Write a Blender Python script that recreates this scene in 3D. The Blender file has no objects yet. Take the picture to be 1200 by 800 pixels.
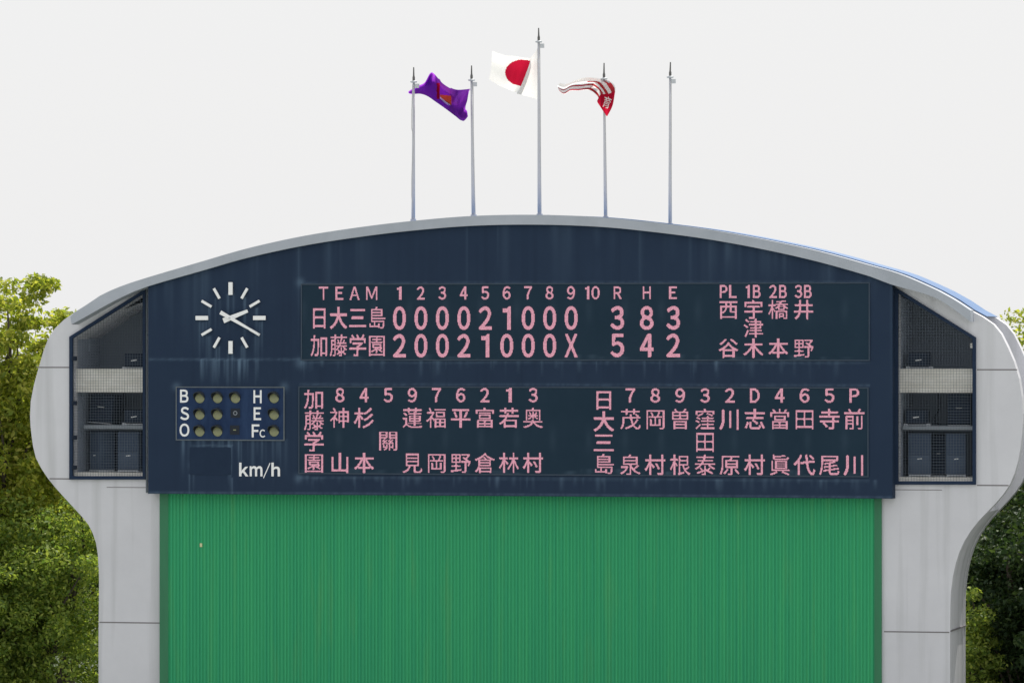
import bpy, bmesh, math, random
import numpy as np
from mathutils import Vector, Matrix
from mathutils.geometry import tessellate_polygon

# ------------------------------------------------------------------ camera, sky, sun, exposure
SC = bpy.context.scene
COL = SC.collection
DIST, TH, EYE, FPX = 125.0, math.radians(13.0), 12.0, 6250.0      # metres to the board, yaw, eye height, focal length in photo pixels
CT, ST = math.cos(TH), math.sin(TH)
CAM = Vector((DIST*ST, -DIST*CT, EYE))
cd = bpy.data.cameras.new('camera'); cam = bpy.data.objects.new('camera', cd); COL.objects.link(cam)
cam.location = CAM; cam.rotation_euler = (math.radians(90), 0, TH)
cd.sensor_width = 36; cd.lens = 36*FPX/1200; cd.clip_end = 6000; cd.clip_start = 1
SC.camera = cam

SUN_EL, SUN_AZ = math.radians(60), math.radians(9)               # azimuth from +Y towards +X: behind the board, to its right
w = bpy.data.worlds.new('World'); SC.world = w; w.use_nodes = True
nt = w.node_tree; nt.nodes.clear()
sky = nt.nodes.new('ShaderNodeTexSky'); sky.sky_type = 'NISHITA'; sky.sun_disc = False
sky.sun_elevation = SUN_EL; sky.sun_rotation = SUN_AZ; sky.dust_density = 3.0; sky.air_density = 1.0
veil = nt.nodes.new('ShaderNodeMix'); veil.data_type = 'RGBA'; veil.inputs[0].default_value = 0.93     # thin bright cloud veil over the whole sky
veil.inputs[7].default_value = (9.05, 9.05, 9.1, 1)
bg = nt.nodes.new('ShaderNodeBackground'); bg.inputs['Strength'].default_value = 0.1
wo = nt.nodes.new('ShaderNodeOutputWorld')
nt.links.new(sky.outputs[0], veil.inputs[6]); nt.links.new(veil.outputs[2], bg.inputs[0]); nt.links.new(bg.outputs[0], wo.inputs[0])
sd = bpy.data.lights.new('sun', 'SUN'); sun = bpy.data.objects.new('sun', sd); COL.objects.link(sun)
sd.energy = 5.0; sd.angle = math.radians(0.53); sd.color = (1.0, 0.95, 0.86)
sv = Vector((math.sin(SUN_AZ)*math.cos(SUN_EL), math.cos(SUN_AZ)*math.cos(SUN_EL), math.sin(SUN_EL)))
sun.rotation_euler = sv.to_track_quat('Z', 'Y').to_euler(); sun.location = sv*60
SC.view_settings.view_transform = 'Standard'; SC.view_settings.look = 'None'
SC.view_settings.exposure = 0.0; SC.view_settings.gamma = 1.0; SC.view_settings.use_curve_mapping = False
SC.cycles.max_bounces = 8; SC.cycles.transparent_max_bounces = 8

# ------------------------------------------------------------------ survey: a measurement on the photograph read off on the vertical plane y = Y
def at(px, py, Y=0.0):
    u, v = (px-600)/FPX, (400-py)/FPX
    t = (Y-CAM.y)/(CT+ST*u)
    return Vector((CAM.x+t*(-ST+CT*u), Y, CAM.z+t*v))
def X(px, Y=0.0): return at(px, 400, Y).x
def Z(px, py, Y=0.0): return at(px, py, Y).z
MPP = DIST/FPX                                                    # about 2 cm to a pixel

# ------------------------------------------------------------------ materials
def mat(name, base, rough=0.6, metal=0.0, spec=0.5, var=0.0, vscale=1.0, vstretch=(1, 1, 1), col2=None, lo=0.35, hi=0.7, bump=0.0, bscale=20, transl=None):
    m = bpy.data.materials.new(name); m.use_nodes = True
    n = m.node_tree; b = n.nodes['Principled BSDF']
    b.inputs['Roughness'].default_value = rough; b.inputs['Metallic'].default_value = metal
    b.inputs['Specular IOR Level'].default_value = spec
    b.inputs['Base Color'].default_value = (*base, 1)
    if col2 is not None:
        tc = n.nodes.new('ShaderNodeTexCoord'); mp = n.nodes.new('ShaderNodeMapping'); mp.inputs['Scale'].default_value = vstretch
        nz = n.nodes.new('ShaderNodeTexNoise'); nz.inputs['Scale'].default_value = vscale; nz.inputs['Detail'].default_value = 6; nz.inputs['Roughness'].default_value = 0.65
        mr = n.nodes.new('ShaderNodeMapRange'); mr.inputs[1].default_value = lo; mr.inputs[2].default_value = hi; mr.inputs[4].default_value = var
        mx = n.nodes.new('ShaderNodeMix'); mx.data_type = 'RGBA'; mx.inputs[6].default_value = (*base, 1); mx.inputs[7].default_value = (*col2, 1)
        n.links.new(tc.outputs['Object'], mp.inputs[0]); n.links.new(mp.outputs[0], nz.inputs[0]); n.links.new(nz.outputs[0], mr.inputs[0])
        n.links.new(mr.outputs[0], mx.inputs[0]); n.links.new(mx.outputs[2], b.inputs['Base Color'])
    if bump:
        tc2 = n.nodes.new('ShaderNodeTexCoord'); n2 = n.nodes.new('ShaderNodeTexNoise'); n2.inputs['Scale'].default_value = bscale; n2.inputs['Detail'].default_value = 5
        bp = n.nodes.new('ShaderNodeBump'); bp.inputs['Strength'].default_value = bump; bp.inputs['Distance'].default_value = 0.02
        n.links.new(tc2.outputs['Object'], n2.inputs[0]); n.links.new(n2.outputs[0], bp.inputs['Height']); n.links.new(bp.outputs[0], b.inputs['Normal'])
    return m
def mix_in(m, col, attr=None, vscale=1.0, vstretch=(1, 1, 1), lo=0.5, hi=0.75, amt=0.5):
    """lay a second stain over a material: by noise, or by a stored stain attribute"""
    n = m.node_tree; b = n.nodes['Principled BSDF']; bc = b.inputs['Base Color']
    mx = n.nodes.new('ShaderNodeMix'); mx.data_type = 'RGBA'; mx.inputs[7].default_value = (*col, 1)
    if bc.links: n.links.new(bc.links[0].from_socket, mx.inputs[6])
    else: mx.inputs[6].default_value = bc.default_value
    if attr:
        a = n.nodes.new('ShaderNodeAttribute'); a.attribute_name = attr; f = a.outputs['Fac']
    else:
        tc = n.nodes.new('ShaderNodeTexCoord'); mp = n.nodes.new('ShaderNodeMapping'); mp.inputs['Scale'].default_value = vstretch
        nz = n.nodes.new('ShaderNodeTexNoise'); nz.inputs['Scale'].default_value = vscale; nz.inputs['Detail'].default_value = 5
        mr = n.nodes.new('ShaderNodeMapRange'); mr.inputs[1].default_value = lo; mr.inputs[2].default_value = hi; mr.inputs[4].default_value = amt
        n.links.new(tc.outputs['Object'], mp.inputs[0]); n.links.new(mp.outputs[0], nz.inputs[0]); n.links.new(nz.outputs[0], mr.inputs[0]); f = mr.outputs[0]
    n.links.new(f, mx.inputs[0]); n.links.new(mx.outputs[2], bc)
M = {}
M['wall'] = mat('painted_concrete', (.68, .685, .735), .8, spec=.25, col2=(.58, .585, .63), var=.8, vscale=.35, lo=.35, hi=.7, bump=.08, bscale=9)
mix_in(M['wall'], (.44, .45, .47), vscale=1.0, vstretch=(2.6, 2.6, .13), lo=.50, hi=.78, amt=.8)
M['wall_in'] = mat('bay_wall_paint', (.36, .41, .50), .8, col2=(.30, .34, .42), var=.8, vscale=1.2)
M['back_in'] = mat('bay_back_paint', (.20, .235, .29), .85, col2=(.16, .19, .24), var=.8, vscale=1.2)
M['slab'] = mat('white_beam_paint', (.78, .77, .74), .7, col2=(.5, .48, .42), var=.6, vscale=2.0, vstretch=(1, 1, 3))
M['fascia'] = mat('roof_edge_paint', (.42, .455, .52), .65, col2=(.34, .375, .43), var=.9, vscale=.9, vstretch=(1, 1, 1), bump=.05)
M['roof'] = mat('blue_roof_sheet', (.05, .15, .36), .35, spec=.5, col2=(.08, .2, .42), var=.6, vscale=1.5)
M['joint'] = mat('sealant', (.19, .18, .19), .9)
M['green'] = mat('green_sheet', (.030, .33, .155), .55, spec=.2, col2=(.046, .40, .165), var=.9, vscale=1.0, vstretch=(9, 1, .12), lo=.35, hi=.65)
mix_in(M['green'], (.12, .40, .13), vscale=.9, vstretch=(4, 1, .3), lo=.56, hi=.85, amt=.5)
M['green_trim'] = mat('green_trim', (.022, .19, .085), .5, col2=(.018, .15, .07), var=.8, vscale=1, vstretch=(3, 1, .3))
M['navy'] = mat('navy_board', (.0185, .034, .068), .7, spec=.12, col2=(.022, .040, .077), var=.9, vscale=.5)
mix_in(M['navy'], (.0145, .027, .055), vscale=1.0, vstretch=(5, 1, .12), lo=.5, hi=.75, amt=.5)
mix_in(M['navy'], (.16, .25, .36), attr='stain')
M['navy_frame'] = mat('navy_frame', (.013, .027, .062), .6, spec=.15, col2=(.02, .038, .075), var=.8, vscale=3)
M['led'] = mat('led_face', (.0125, .031, .053), .65, spec=.12, col2=(.017, .037, .062), var=.9, vscale=.8)
mix_in(M['led'], (.07, .11, .16), attr='stain')
M['led_frame'] = mat('led_frame', (.03, .054, .088), .6, col2=(.022, .042, .074), var=1, vscale=2.5)
M['count'] = mat('count_face', (.012, .030, .085), .6, spec=.15, col2=(.026, .055, .13), var=.9, vscale=2.5, vstretch=(2, 1, .5))
M['olive_frame'] = mat('olive_frame', (.12, .15, .17), .6, col2=(.08, .10, .13), var=.9, vscale=4)
M['white'] = mat('white_enamel', (.90, .91, .93), .5)
M['hub'] = mat('clock_hub', (.6, .62, .66), .5)
M['lens'] = mat('lamp_lens', (.30, .31, .17), .35, spec=.4, col2=(.22, .24, .15), var=.9, vscale=14)
M['hood'] = mat('lamp_hood', (.022, .03, .04), .6, col2=(.05, .06, .065), var=.9, vscale=6)
M['dark'] = mat('dark_plate_and_hood_shade', (.010, .016, .028), .8)  # dark plate colour; on lamps it also holds the hood's painted shade
M['speaker'] = mat('speaker_grey', (.075, .105, .16), .6, spec=.2, col2=(.055, .08, .125), var=.9, vscale=3)
M['grille'] = mat('speaker_grille', (.06, .085, .135), .7, spec=.15, col2=(.045, .067, .11), var=.9, vscale=5, vstretch=(6, 1, 1))
M['black'] = mat('speaker_black', (.012, .019, .034), .7, spec=.15)
M['badge'] = mat('badge_silver', (.75, .77, .8), .35)
M['bracket'] = mat('bracket_grey', (.55, .58, .62), .5)
M['shelf'] = mat('steel_shelf', (.24, .27, .31), .5, metal=.2)
M['wire'] = mat('wire', (.10, .125, .16), .5, metal=.3)
M['pole'] = mat('pole_paint', (.56, .57, .62), .4, col2=(.48, .49, .54), var=.8, vscale=1, vstretch=(1, 1, .3))
M['spike'] = mat('pole_spike', (.12, .12, .12), .45, metal=.3)
M['rope'] = mat('rope', (.5, .5, .5), .9)
M['bark'] = mat('bark', (.055, .045, .036), .95, col2=(.085, .07, .055), var=.9, vscale=3, bump=.4, bscale=12)
M['ground'] = mat('ground_turf', (.25, .28, .24), .95, col2=(.34, .34, .34), var=.9, vscale=.05, bump=.2, bscale=2)
def led_light():
    m = bpy.data.materials.new('led_lit'); m.use_nodes = True
    b = m.node_tree.nodes['Principled BSDF']; b.inputs['Base Color'].default_value = (.08, .04, .05, 1); b.inputs['Roughness'].default_value = .5
    b.inputs['Emission Color'].default_value = (1.0, .45, .58, 1); b.inputs['Emission Strength'].default_value = .68
    n = m.node_tree; g = n.nodes.new('ShaderNodeNewGeometry'); mr = n.nodes.new('ShaderNodeMapRange')
    mr.inputs[3].default_value = .46; mr.inputs[4].default_value = .80
    n.links.new(g.outputs['Random Per Island'], mr.inputs[0]); n.links.new(mr.outputs[0], b.inputs['Emission Strength'])
    return m
M['lit'] = led_light()
def cloth(name, col, tr=.45):
    m = bpy.data.materials.new(name); m.use_nodes = True; n = m.node_tree; n.nodes.clear()
    d = n.nodes.new('ShaderNodeBsdfDiffuse'); t = n.nodes.new('ShaderNodeBsdfTranslucent'); x = n.nodes.new('ShaderNodeMixShader'); o = n.nodes.new('ShaderNodeOutputMaterial')
    tc = n.nodes.new('ShaderNodeTexCoord'); nz = n.nodes.new('ShaderNodeTexNoise'); nz.inputs['Scale'].default_value = 40; mr = n.nodes.new('ShaderNodeMapRange'); mr.inputs[3].default_value = .85; mr.inputs[4].default_value = 1.1
    mx = n.nodes.new('ShaderNodeVectorMath'); mx.operation = 'SCALE'; mx.inputs[0].default_value = col
    n.links.new(tc.outputs['Object'], nz.inputs[0]); n.links.new(nz.outputs[0], mr.inputs[0]); n.links.new(mr.outputs[0], mx.inputs['Scale'])
    n.links.new(mx.outputs[0], d.inputs[0]); n.links.new(mx.outputs[0], t.inputs[0]); x.inputs[0].default_value = min(.75, tr+.2)
    n.links.new(d.outputs[0], x.inputs[1]); n.links.new(t.outputs[0], x.inputs[2]); n.links.new(x.outputs[0], o.inputs[0])
    return m
M['purple'] = cloth('purple_cloth', (.34, .06, .56), .55)
M['flag_red'] = cloth('red_cloth', (.50, .010, .040), .5)
M['flag_orange'] = cloth('orange_cloth', (.8, .16, .05), .5)
M['flag_white'] = cloth('white_cloth', (.93, .93, .93), .5)
M['flag_tan'] = cloth('tan_red_cloth', (.42, .035, .045), .3)
def leaf(name, c1, c2, c3, tr):
    m = bpy.data.materials.new(name); m.use_nodes = True; n = m.node_tree; n.nodes.clear()
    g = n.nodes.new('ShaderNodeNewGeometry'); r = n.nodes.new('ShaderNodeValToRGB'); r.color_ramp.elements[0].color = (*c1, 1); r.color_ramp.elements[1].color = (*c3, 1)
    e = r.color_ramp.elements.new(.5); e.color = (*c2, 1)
    d = n.nodes.new('ShaderNodeBsdfPrincipled'); d.inputs['Roughness'].default_value = .55; d.inputs['Specular IOR Level'].default_value = .22
    t = n.nodes.new('ShaderNodeBsdfTranslucent'); x = n.nodes.new('ShaderNodeMixShader'); o = n.nodes.new('ShaderNodeOutputMaterial'); x.inputs[0].default_value = tr
    h = n.nodes.new('ShaderNodeVectorMath'); h.operation = 'MULTIPLY'; h.inputs[1].default_value = (1.4, 1.4, .65)
    n.links.new(g.outputs['Random Per Island'], r.inputs[0]); n.links.new(r.outputs[0], d.inputs['Base Color'])
    n.links.new(r.outputs[0], h.inputs[0]); n.links.new(h.outputs[0], t.inputs[0])
    n.links.new(d.outputs[0], x.inputs[1]); n.links.new(t.outputs[0], x.inputs[2]); n.links.new(x.outputs[0], o.inputs[0])
    return m
M['leaf_bright'] = leaf('leaf_yellow_green', (.17, .23, .04), (.31, .36, .065), (.50, .49, .12), .58)
M['leaf_mid'] = leaf('leaf_green', (.105, .18, .045), (.21, .29, .065), (.40, .46, .11), .52)
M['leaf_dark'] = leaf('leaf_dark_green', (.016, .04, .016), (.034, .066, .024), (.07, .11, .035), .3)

# ------------------------------------------------------------------ object helpers
ORG = {}
def link(o, parent):
    COL.objects.link(o)
    if parent is not None:
        o.parent = parent
def thing(name, label, cat, loc=(0, 0, 0), rotz=0, group=None):
    o = bpy.data.objects.new(name, None); COL.objects.link(o); o.location = loc; o.rotation_euler = (0, 0, rotz); o.empty_display_size = .3
    o['label'] = label; o['category'] = cat
    if group: o['group'] = group
    ORG[o.name] = Vector(loc)
    return o
class MB:
    """collects faces; build() links them as ONE mesh object. local=True: coordinates already in the parent's own frame"""
    def __init__(s): s.v, s.f, s.m = [], [], []
    def poly(s, pts, mi=0):
        i = len(s.v); s.v += [tuple(p) for p in pts]; s.f.append(tuple(range(i, i+len(pts)))); s.m.append(mi)
    def box(s, x0, x1, y0, y1, z0, z1, mi=0):
        i = len(s.v)
        s.v += [(x0, y0, z0), (x1, y0, z0), (x1, y1, z0), (x0, y1, z0), (x0, y0, z1), (x1, y0, z1), (x1, y1, z1), (x0, y1, z1)]
        for q in ((0, 3, 2, 1), (4, 5, 6, 7), (0, 1, 5, 4), (1, 2, 6, 5), (2, 3, 7, 6), (3, 0, 4, 7)):
            s.f.append(tuple(i+k for k in q)); s.m.append(mi)
    def bar(s, a, b, w, y0, y1, w2=None, mi=0):
        """flat bar in the x-z plane from a to b (x, z), width w to w2, from y0 to y1"""
        w2 = w if w2 is None else w2
        dx, dz = b[0]-a[0], b[1]-a[1]; L = math.hypot(dx, dz); nx, nz = -dz/L, dx/L
        P = [(a[0]+nx*w/2, a[1]+nz*w/2), (a[0]-nx*w/2, a[1]-nz*w/2), (b[0]-nx*w2/2, b[1]-nz*w2/2), (b[0]+nx*w2/2, b[1]+nz*w2/2)]
        s.prism(P, y0, y1, mi=mi)
    def prism(s, outline, y0, y1, holes=(), mi=0, back=True):
        loops = [list(outline)]+[list(h) for h in holes]
        flat = [p for l in loops for p in l]
        tris = tessellate_polygon([[Vector((p[0], p[1], 0)) for p in l] for l in loops])
        i = len(s.v); n = len(flat)
        s.v += [(p[0], y0, p[1]) for p in flat]+[(p[0], y1, p[1]) for p in flat]
        for t in tris:
            a, b, c = (flat[k] for k in t)
            ar = (b[0]-a[0])*(c[1]-a[1])-(c[0]-a[0])*(b[1]-a[1])
            if ar < 0: t = t[::-1]
            s.f.append((i+t[0], i+t[1], i+t[2])); s.m.append(mi)
            if back: s.f.append((i+n+t[2], i+n+t[1], i+n+t[0])); s.m.append(mi)
        k = i
        for li, l in enumerate(loops):
            ar = sum(l[j][0]*l[(j+1) % len(l)][1]-l[(j+1) % len(l)][0]*l[j][1] for j in range(len(l)))
            ccw = (ar > 0) == (li == 0)
            for j in range(len(l)):
                a, b = k+j, k+(j+1) % len(l)
                s.f.append((b, a, a+n, b+n) if ccw else (a, b, b+n, a+n)); s.m.append(mi)
            k += len(l)
    def tube(s, pts, radii, n=8, cap=True, mi=0):
        rings = []
        for j, p in enumerate(pts):
            p = Vector(p); d = Vector(pts[min(j+1, len(pts)-1)])-Vector(pts[max(j-1, 0)]); d.normalize()
            a = d.cross(Vector((0, 1, 0)) if abs(d.y) < .9 else Vector((1, 0, 0))).normalized(); b = d.cross(a)
            i = len(s.v); r = radii[j] if hasattr(radii, '__len__') else radii
            s.v += [tuple(p+a*r*math.cos(2*math.pi*k/n)+b*r*math.sin(2*math.pi*k/n)) for k in range(n)]; rings.append(i)
        for r0, r1 in zip(rings, rings[1:]):
            for k in range(n): s.f.append((r0+k, r0+(k+1) % n, r1+(k+1) % n, r1+k)); s.m.append(mi)
        if cap:
            s.f.append(tuple(rings[0]+k for k in range(n))[::-1]); s.m.append(mi)
            s.f.append(tuple(rings[-1]+k for k in range(n))); s.m.append(mi)
    def build(s, name, mats, parent=None, local=False, bevel=0, smooth=False):
        me = bpy.data.meshes.new(name)
        off = Vector((0, 0, 0)) if (local or parent is None) else ORG.get(parent.name, Vector((0, 0, 0)))
        me.from_pydata([(x-off.x, y-off.y, z-off.z) for x, y, z in s.v], [], s.f)
        mats = mats if isinstance(mats, (list, tuple)) else [mats]
        for m in mats: me.materials.append(m)
        if len(mats) > 1: me.polygons.foreach_set('material_index', s.m)
        if bevel:
            bm = bmesh.new(); bm.from_mesh(me); bmesh.ops.remove_doubles(bm, verts=bm.verts, dist=1e-5)
            bmesh.ops.bevel(bm, geom=[e for e in bm.edges if len(e.link_faces) == 2 and e.calc_face_angle(0) > .5], offset=bevel, segments=2, affect='EDGES', profile=.6, clamp_overlap=True)
            bm.to_mesh(me); bm.free()
        if smooth:
            me.polygons.foreach_set('use_smooth', [True]*len(me.polygons))
        me.update()
        o = bpy.data.objects.new(name, me); link(o, parent)
        ORG[o.name] = off
        return o
def tag(o, label, cat, group=None):
    o['label'] = label; o['category'] = cat
    if group: o['group'] = group
    return o
def catmull(pts, step):
    P = [Vector(p) for p in pts]; out = []
    for i in range(len(P)-1):
        p0, p1, p2, p3 = P[max(i-1, 0)], P[i], P[i+1], P[min(i+2, len(P)-1)]
        n = max(1, int((p2-p1).length/step))
        for k in range(n):
            t = k/n
            out.append(.5*((2*p1)+(-p0+p2)*t+(2*p0-5*p1+4*p2-p3)*t*t+(-p0+3*p1-3*p2+p3)*t**3))
    out.append(P[-1]); return out

# ------------------------------------------------------------------ ground
g = MB(); g.poly([(-3000, -3000, 0), (3000, -3000, 0), (3000, 3000, 0), (-3000, 3000, 0)])
go = g.build('ground', M['ground']); go['kind'] = 'structure'
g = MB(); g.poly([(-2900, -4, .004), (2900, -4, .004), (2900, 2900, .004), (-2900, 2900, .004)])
added_dark_ground = g.build('added_dark_ground', mat('low_bounce_ground', (.035, .06, .022), .95, col2=(.06, .07, .035), var=.9, vscale=.4, bump=.3, bscale=6)); added_dark_ground['kind'] = 'structure'  # unseen dark sheet, added to cut light bounced up onto the side wall

# ------------------------------------------------------------------ the scoreboard building
OUT_L = [(115.5, 800), (115.5, 741), (116, 690), (115.5, 662), (112.5, 636), (104, 615), (90, 598.5), (73, 580), (56, 560), (42, 536), (37, 510), (35.2, 488), (36, 470), (39.5, 452), (45.5, 430), (51, 411),
         (56, 398), (64, 385), (75, 374.5), (87, 366), (100, 358), (117, 346.5), (140, 336), (173, 325), (236, 306.5), (290, 291), (353, 277), (416, 267), (480, 259.2), (555, 253), (634, 251.8)]
OUT_R = [(634, 251.8), (710, 255), (786, 263), (840, 270.5), (900, 281.5), (960, 294.5), (1020, 311), (1057, 322), (1100, 341), (1119, 351.5), (1137, 363.5), (1151, 371), (1164, 380), (1173, 391), (1181, 407), (1188, 423),
         (1194, 443), (1197.5, 465), (1199, 485), (1197.5, 510), (1193, 540), (1183, 568), (1166, 590), (1146, 611), (1130, 634), (1120, 660), (1114.5, 693), (1113.5, 741), (1113.5, 800)]
pl = catmull([(at(x, y).x, at(x, y).z) for x, y in OUT_L], .22)[:-1]+catmull([(at(x, y).x, at(x, y).z) for x, y in OUT_R], .22)
pl[0] = Vector((pl[0].x, 0.0)); pl[-1] = Vector((pl[-1].x, 0.0))
OUT = [(p.x, p.y) for p in pl]
building = thing('scoreboard_building', 'pale grey concrete scoreboard building with rounded flaring shoulders, arched roof and green ribbed lower wall', 'building', (0, 0, 0))
T = 2.5
ZB_L, ZB_R = 557.5, 563.5
def qpts(L): return [(at(x, y).x, at(x, y).z) for x, y in L]
BAY_L = [(86, 396.5), (168, 344.5), (168, 557.5), (86, 557.5)]
BAY_R = [(1053, 343.5), (1140, 397), (1140, 563.5), (1053, 563.5)]
HL, HR = qpts(BAY_L), qpts(BAY_R)
fw = MB(); fw.prism(OUT, 0, .35, holes=[HL, HR]); fw.build('front_wall', M['wall'], building)
rw = MB(); rw.prism(OUT, T-.35, T); rw.build('rear_wall', M['wall'], building)
# ring wall between the two slabs, set back above the haunches and flush below them
def offset(poly, d):
    n = len(poly); out = []
    for i in range(n):
        a, b = Vector(poly[max(i-1, 0)]), Vector(poly[min(i+1, n-1)]); t = (b-a).normalized()
        out.append((poly[i][0]+t.y*d[i], poly[i][1]-t.x*d[i]))
    return out
zl = Z(1170, 596)
ring = offset(OUT, [.5 if z > zl else .012 for x, z in OUT])
rg = MB()
for a, b in zip(ring, ring[1:]):
    rg.poly([(a[0], .35, a[1]), (a[0], T-.35, a[1]), (b[0], T-.35, b[1]), (b[0], .35, b[1])])
rg.build('side_wall', M['wall'], building)
# blue roof sheets over the arch
def arch_range(x0, x1): return [i for i, (x, z) in enumerate(OUT) if x0 <= x <= x1 and z > 12.2]
rf = MB()
for xa, xb in ((X(92), X(1158)), (X(1159.5), X(1171))):
    idx = arch_range(xa, xb); seg = [OUT[i] for i in idx]
    lo = offset(seg, [-.002]*len(seg)); hi = offset(seg, [-.016]*len(seg))
    rf.prism(lo+hi[::-1], .75, T+.03)
rf.build('roof', M['roof'], building)
# arched fascia standing proud of the face
FI = [(84, 380), (100, 371.3), (123, 358.3), (145, 347), (173, 335.5), (236, 317.3), (290, 302), (353, 288.3), (416, 278.3), (480, 270.5), (555, 264.5), (634, 263.3), (710, 266.3), (786, 274.3), (840, 282),
      (900, 293.3), (960, 307), (1020, 324), (1042, 332.5), (1057, 337), (1091, 346.5), (1114, 359.5), (1137.5, 377)]
FO = [(82.5, 371)]+[p for p in OUT_L if 84 < p[0] < 634 and p[1] < 367]+[p for p in OUT_R if p[0] <= 1138 and p[1] < 365]
YF = -.52
fi = catmull([(at(x, y, YF).x, at(x, y, YF).z) for x, y in FI], .25); fo = catmull([(at(x, y, YF).x, at(x, y, YF).z) for x, y in FO], .25)
fa = MB()
def resample(p, n):
    L = [0]
    for a, b in zip(p, p[1:]): L.append(L[-1]+(b-a).length)
    s = np.linspace(0, L[-1], n); return list(zip(np.interp(s, L, [q.x for q in p]), np.interp(s, L, [q.y for q in p])))
fi, fo = resample(fi, 130), resample(fo, 130)
fa.prism([p for p in fi]+fo[::-1], YF, .01); fa.build('roof_edge_beam', M['fascia'], building)
# horizontal sealant joints on the face
for a, b in (((43, 430.3), (81, 431)), ((1145, 433), (1192, 435)), ((116.5, 728.6), (187, 729.3)), ((1036, 739.5), (1112.5, 741)), ((58, 560.6), (82, 561)), ((1145, 568.3), (1182, 569)), ((125, 570.6), (172, 571)), ((1047, 573.5), (1104, 575))):
    p, q = at(*a), at(*b); h_ = .008 if a[0] in (125, 1047) else .014
    jt = MB(); jt.box(p.x, q.x, -.004, .02, p.z-h_, p.z+h_); jt.build('sealant_joint', M['joint'], building)
jt = MB(); p, q = at(1114, 739), at(1114, 741); jt.box(q.x-.02, q.x+.012, .02, T-.02, p.z-.015, p.z+.015)
jt.build('sealant_joint', M['joint'], building)
# green ribbed sheet with its flat trims
gx0, gx1, gz = X(197), X(1027), Z(600, 570)
gm = MB(); x = gx0; prof = []
while x < gx1:
    prof += [(x, -.062), (x+.040, -.062), (x+.048, -.045), (x+.074, -.045)]; x += .0825
for a, b in zip(prof, prof[1:]): gm.poly([(a[0], a[1], 0), (b[0], b[1], 0), (b[0], b[1], gz), (a[0], a[1], gz)])
gm.build('ribbed_sheet', M['green'], building)
for xa, xb in ((X(188), X(198.2)), (X(1025.2), X(1033.5))):
    t = MB(); t.box(xa, xb, -.075, -.002, 0, gz); t.build('sheet_trim', M['green_trim'], building, bevel=.006)
t = MB()
for px, py in ((236.5, 638),):
    p = at(px, py); t.box(p.x-.03, p.x+.03, -.08, -.05, p.z-.05, p.z+.04)
t.build('sheet_fixing', mat('fixing_yellow', (.6, .62, .35), .5), building, bevel=.008)

# equipment bays
def clip_h(poly, z):
    xs = []
    for (x0, z0), (x1, z1) in zip(poly, poly[1:]+poly[:1]):
        if (z0-z)*(z1-z) < 0: xs.append(x0+(x1-x0)*(z-z0)/(z1-z0))
    return min(xs), max(xs)
def clip_v(poly, x):
    zs = []
    for (x0, z0), (x1, z1) in zip(poly, poly[1:]+poly[:1]):
        if (x0-x)*(x1-x) < 0: zs.append(z0+(z1-z0)*(x-x0)/(x1-x0))
    return min(zs), max(zs)
def bay(hole, frame_out, left, beam_px, shelf_px, floor_px):
    b = MB(); D0, D1 = .352, T-.36
    x0, x1 = hole[0][0], hole[1][0]; zb = hole[2][1]
    tl, tr = hole[0], hole[1]
    w_ = .08
    wl = MB()
    wl.box(x0-w_, x0-.003, D0, D1, zb-.1, tl[1]+.1); wl.box(x1+.003, x1+w_, D0, D1, zb-.1, tr[1]+.1)
    wl.prism([(x0-w_, tl[1]+.11), (x1+w_, tr[1]+.11), (x1+w_, tr[1]+.19), (x0-w_, tl[1]+.19)], D0, D1)
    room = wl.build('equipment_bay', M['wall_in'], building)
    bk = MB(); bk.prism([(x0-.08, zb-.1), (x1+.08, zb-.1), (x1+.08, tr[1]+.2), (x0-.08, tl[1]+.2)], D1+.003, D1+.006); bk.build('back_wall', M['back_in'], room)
    s = MB(); s.box(x0, x1, D0-.15, D1, beam_px[1], beam_px[0]); s.build('floor_beam', M['slab'], room, bevel=.01)
    s = MB(); s.box(x0+(.14 if left else .03), x1, D0+.02, D1-.2, shelf_px[1], shelf_px[0]); s.build('shelf', M['shelf'], room, bevel=.008)
    s = MB(); s.box(x0, x1, D0-.28, D1, zb-.02, floor_px); s.build('floor_slab', M['slab'], room, bevel=.006)
    if left:
        p, q = at(90, 391, 2.1), at(118, 412, 2.1); s = MB(); s.box(x0, q.x, 1.2, D1, q.z, p.z); s.build('ceiling_beam', M['wall_in'], room, bevel=.01)
    else:
        p, q = at(1137, 402), at(1140, 408); s = MB(); s.box(p.x-.02, x1, .1, .3, q.z, p.z); s.build('junction_box', M['slab'], room, bevel=.01)
    for k in range(3):                                              # loose black cables down the back wall
        xa = x0+(.35+.3*k)*(x1-x0); pts = [(xa, D1-.05, beam_px[1]), (xa+.05, D1-.12, beam_px[1]-.35), (xa-.06, D1-.25, shelf_px[0]+.12), (xa+.1, D1-.3, shelf_px[0]+.012), (xa+.28, D1-.34, shelf_px[0]+.012)]
        c = MB(); c.tube(catmull(pts, .06), .014, 6); c.build('cable', M['black'], room)
    # hinged wire screen in its frame
    fr = MB(); fr.prism(frame_out, -.07, .03, holes=[hole]); f = fr.build('screen_frame', M['navy_frame'], building, bevel=.006)
    wm = MB(); r = .0026; sp = .0655
    x = x0+sp*.5
    while x < x1:
        a, c = clip_v(hole, x); wm.box(x-r, x+r, .0, .008, a, c); x += sp
    z = zb+sp*.6
    while z < max(tl[1], tr[1])-.01:
        a, c = clip_h(hole, z); wm.box(a, c, -.0085, -.0005, z-r, z+r); z += sp
    wm.build('wire_mesh', M['wire'], f)
    for k, py in enumerate((420, 472, 512.5, 547.5)):
        if left:
            h = MB(); z = Z(87, py); h.box(x0-.01, x0+.10, -.09, -.02, z-.05, z+.05); h.build('hinge', M['black'], f, bevel=.01)
    return room
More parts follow.
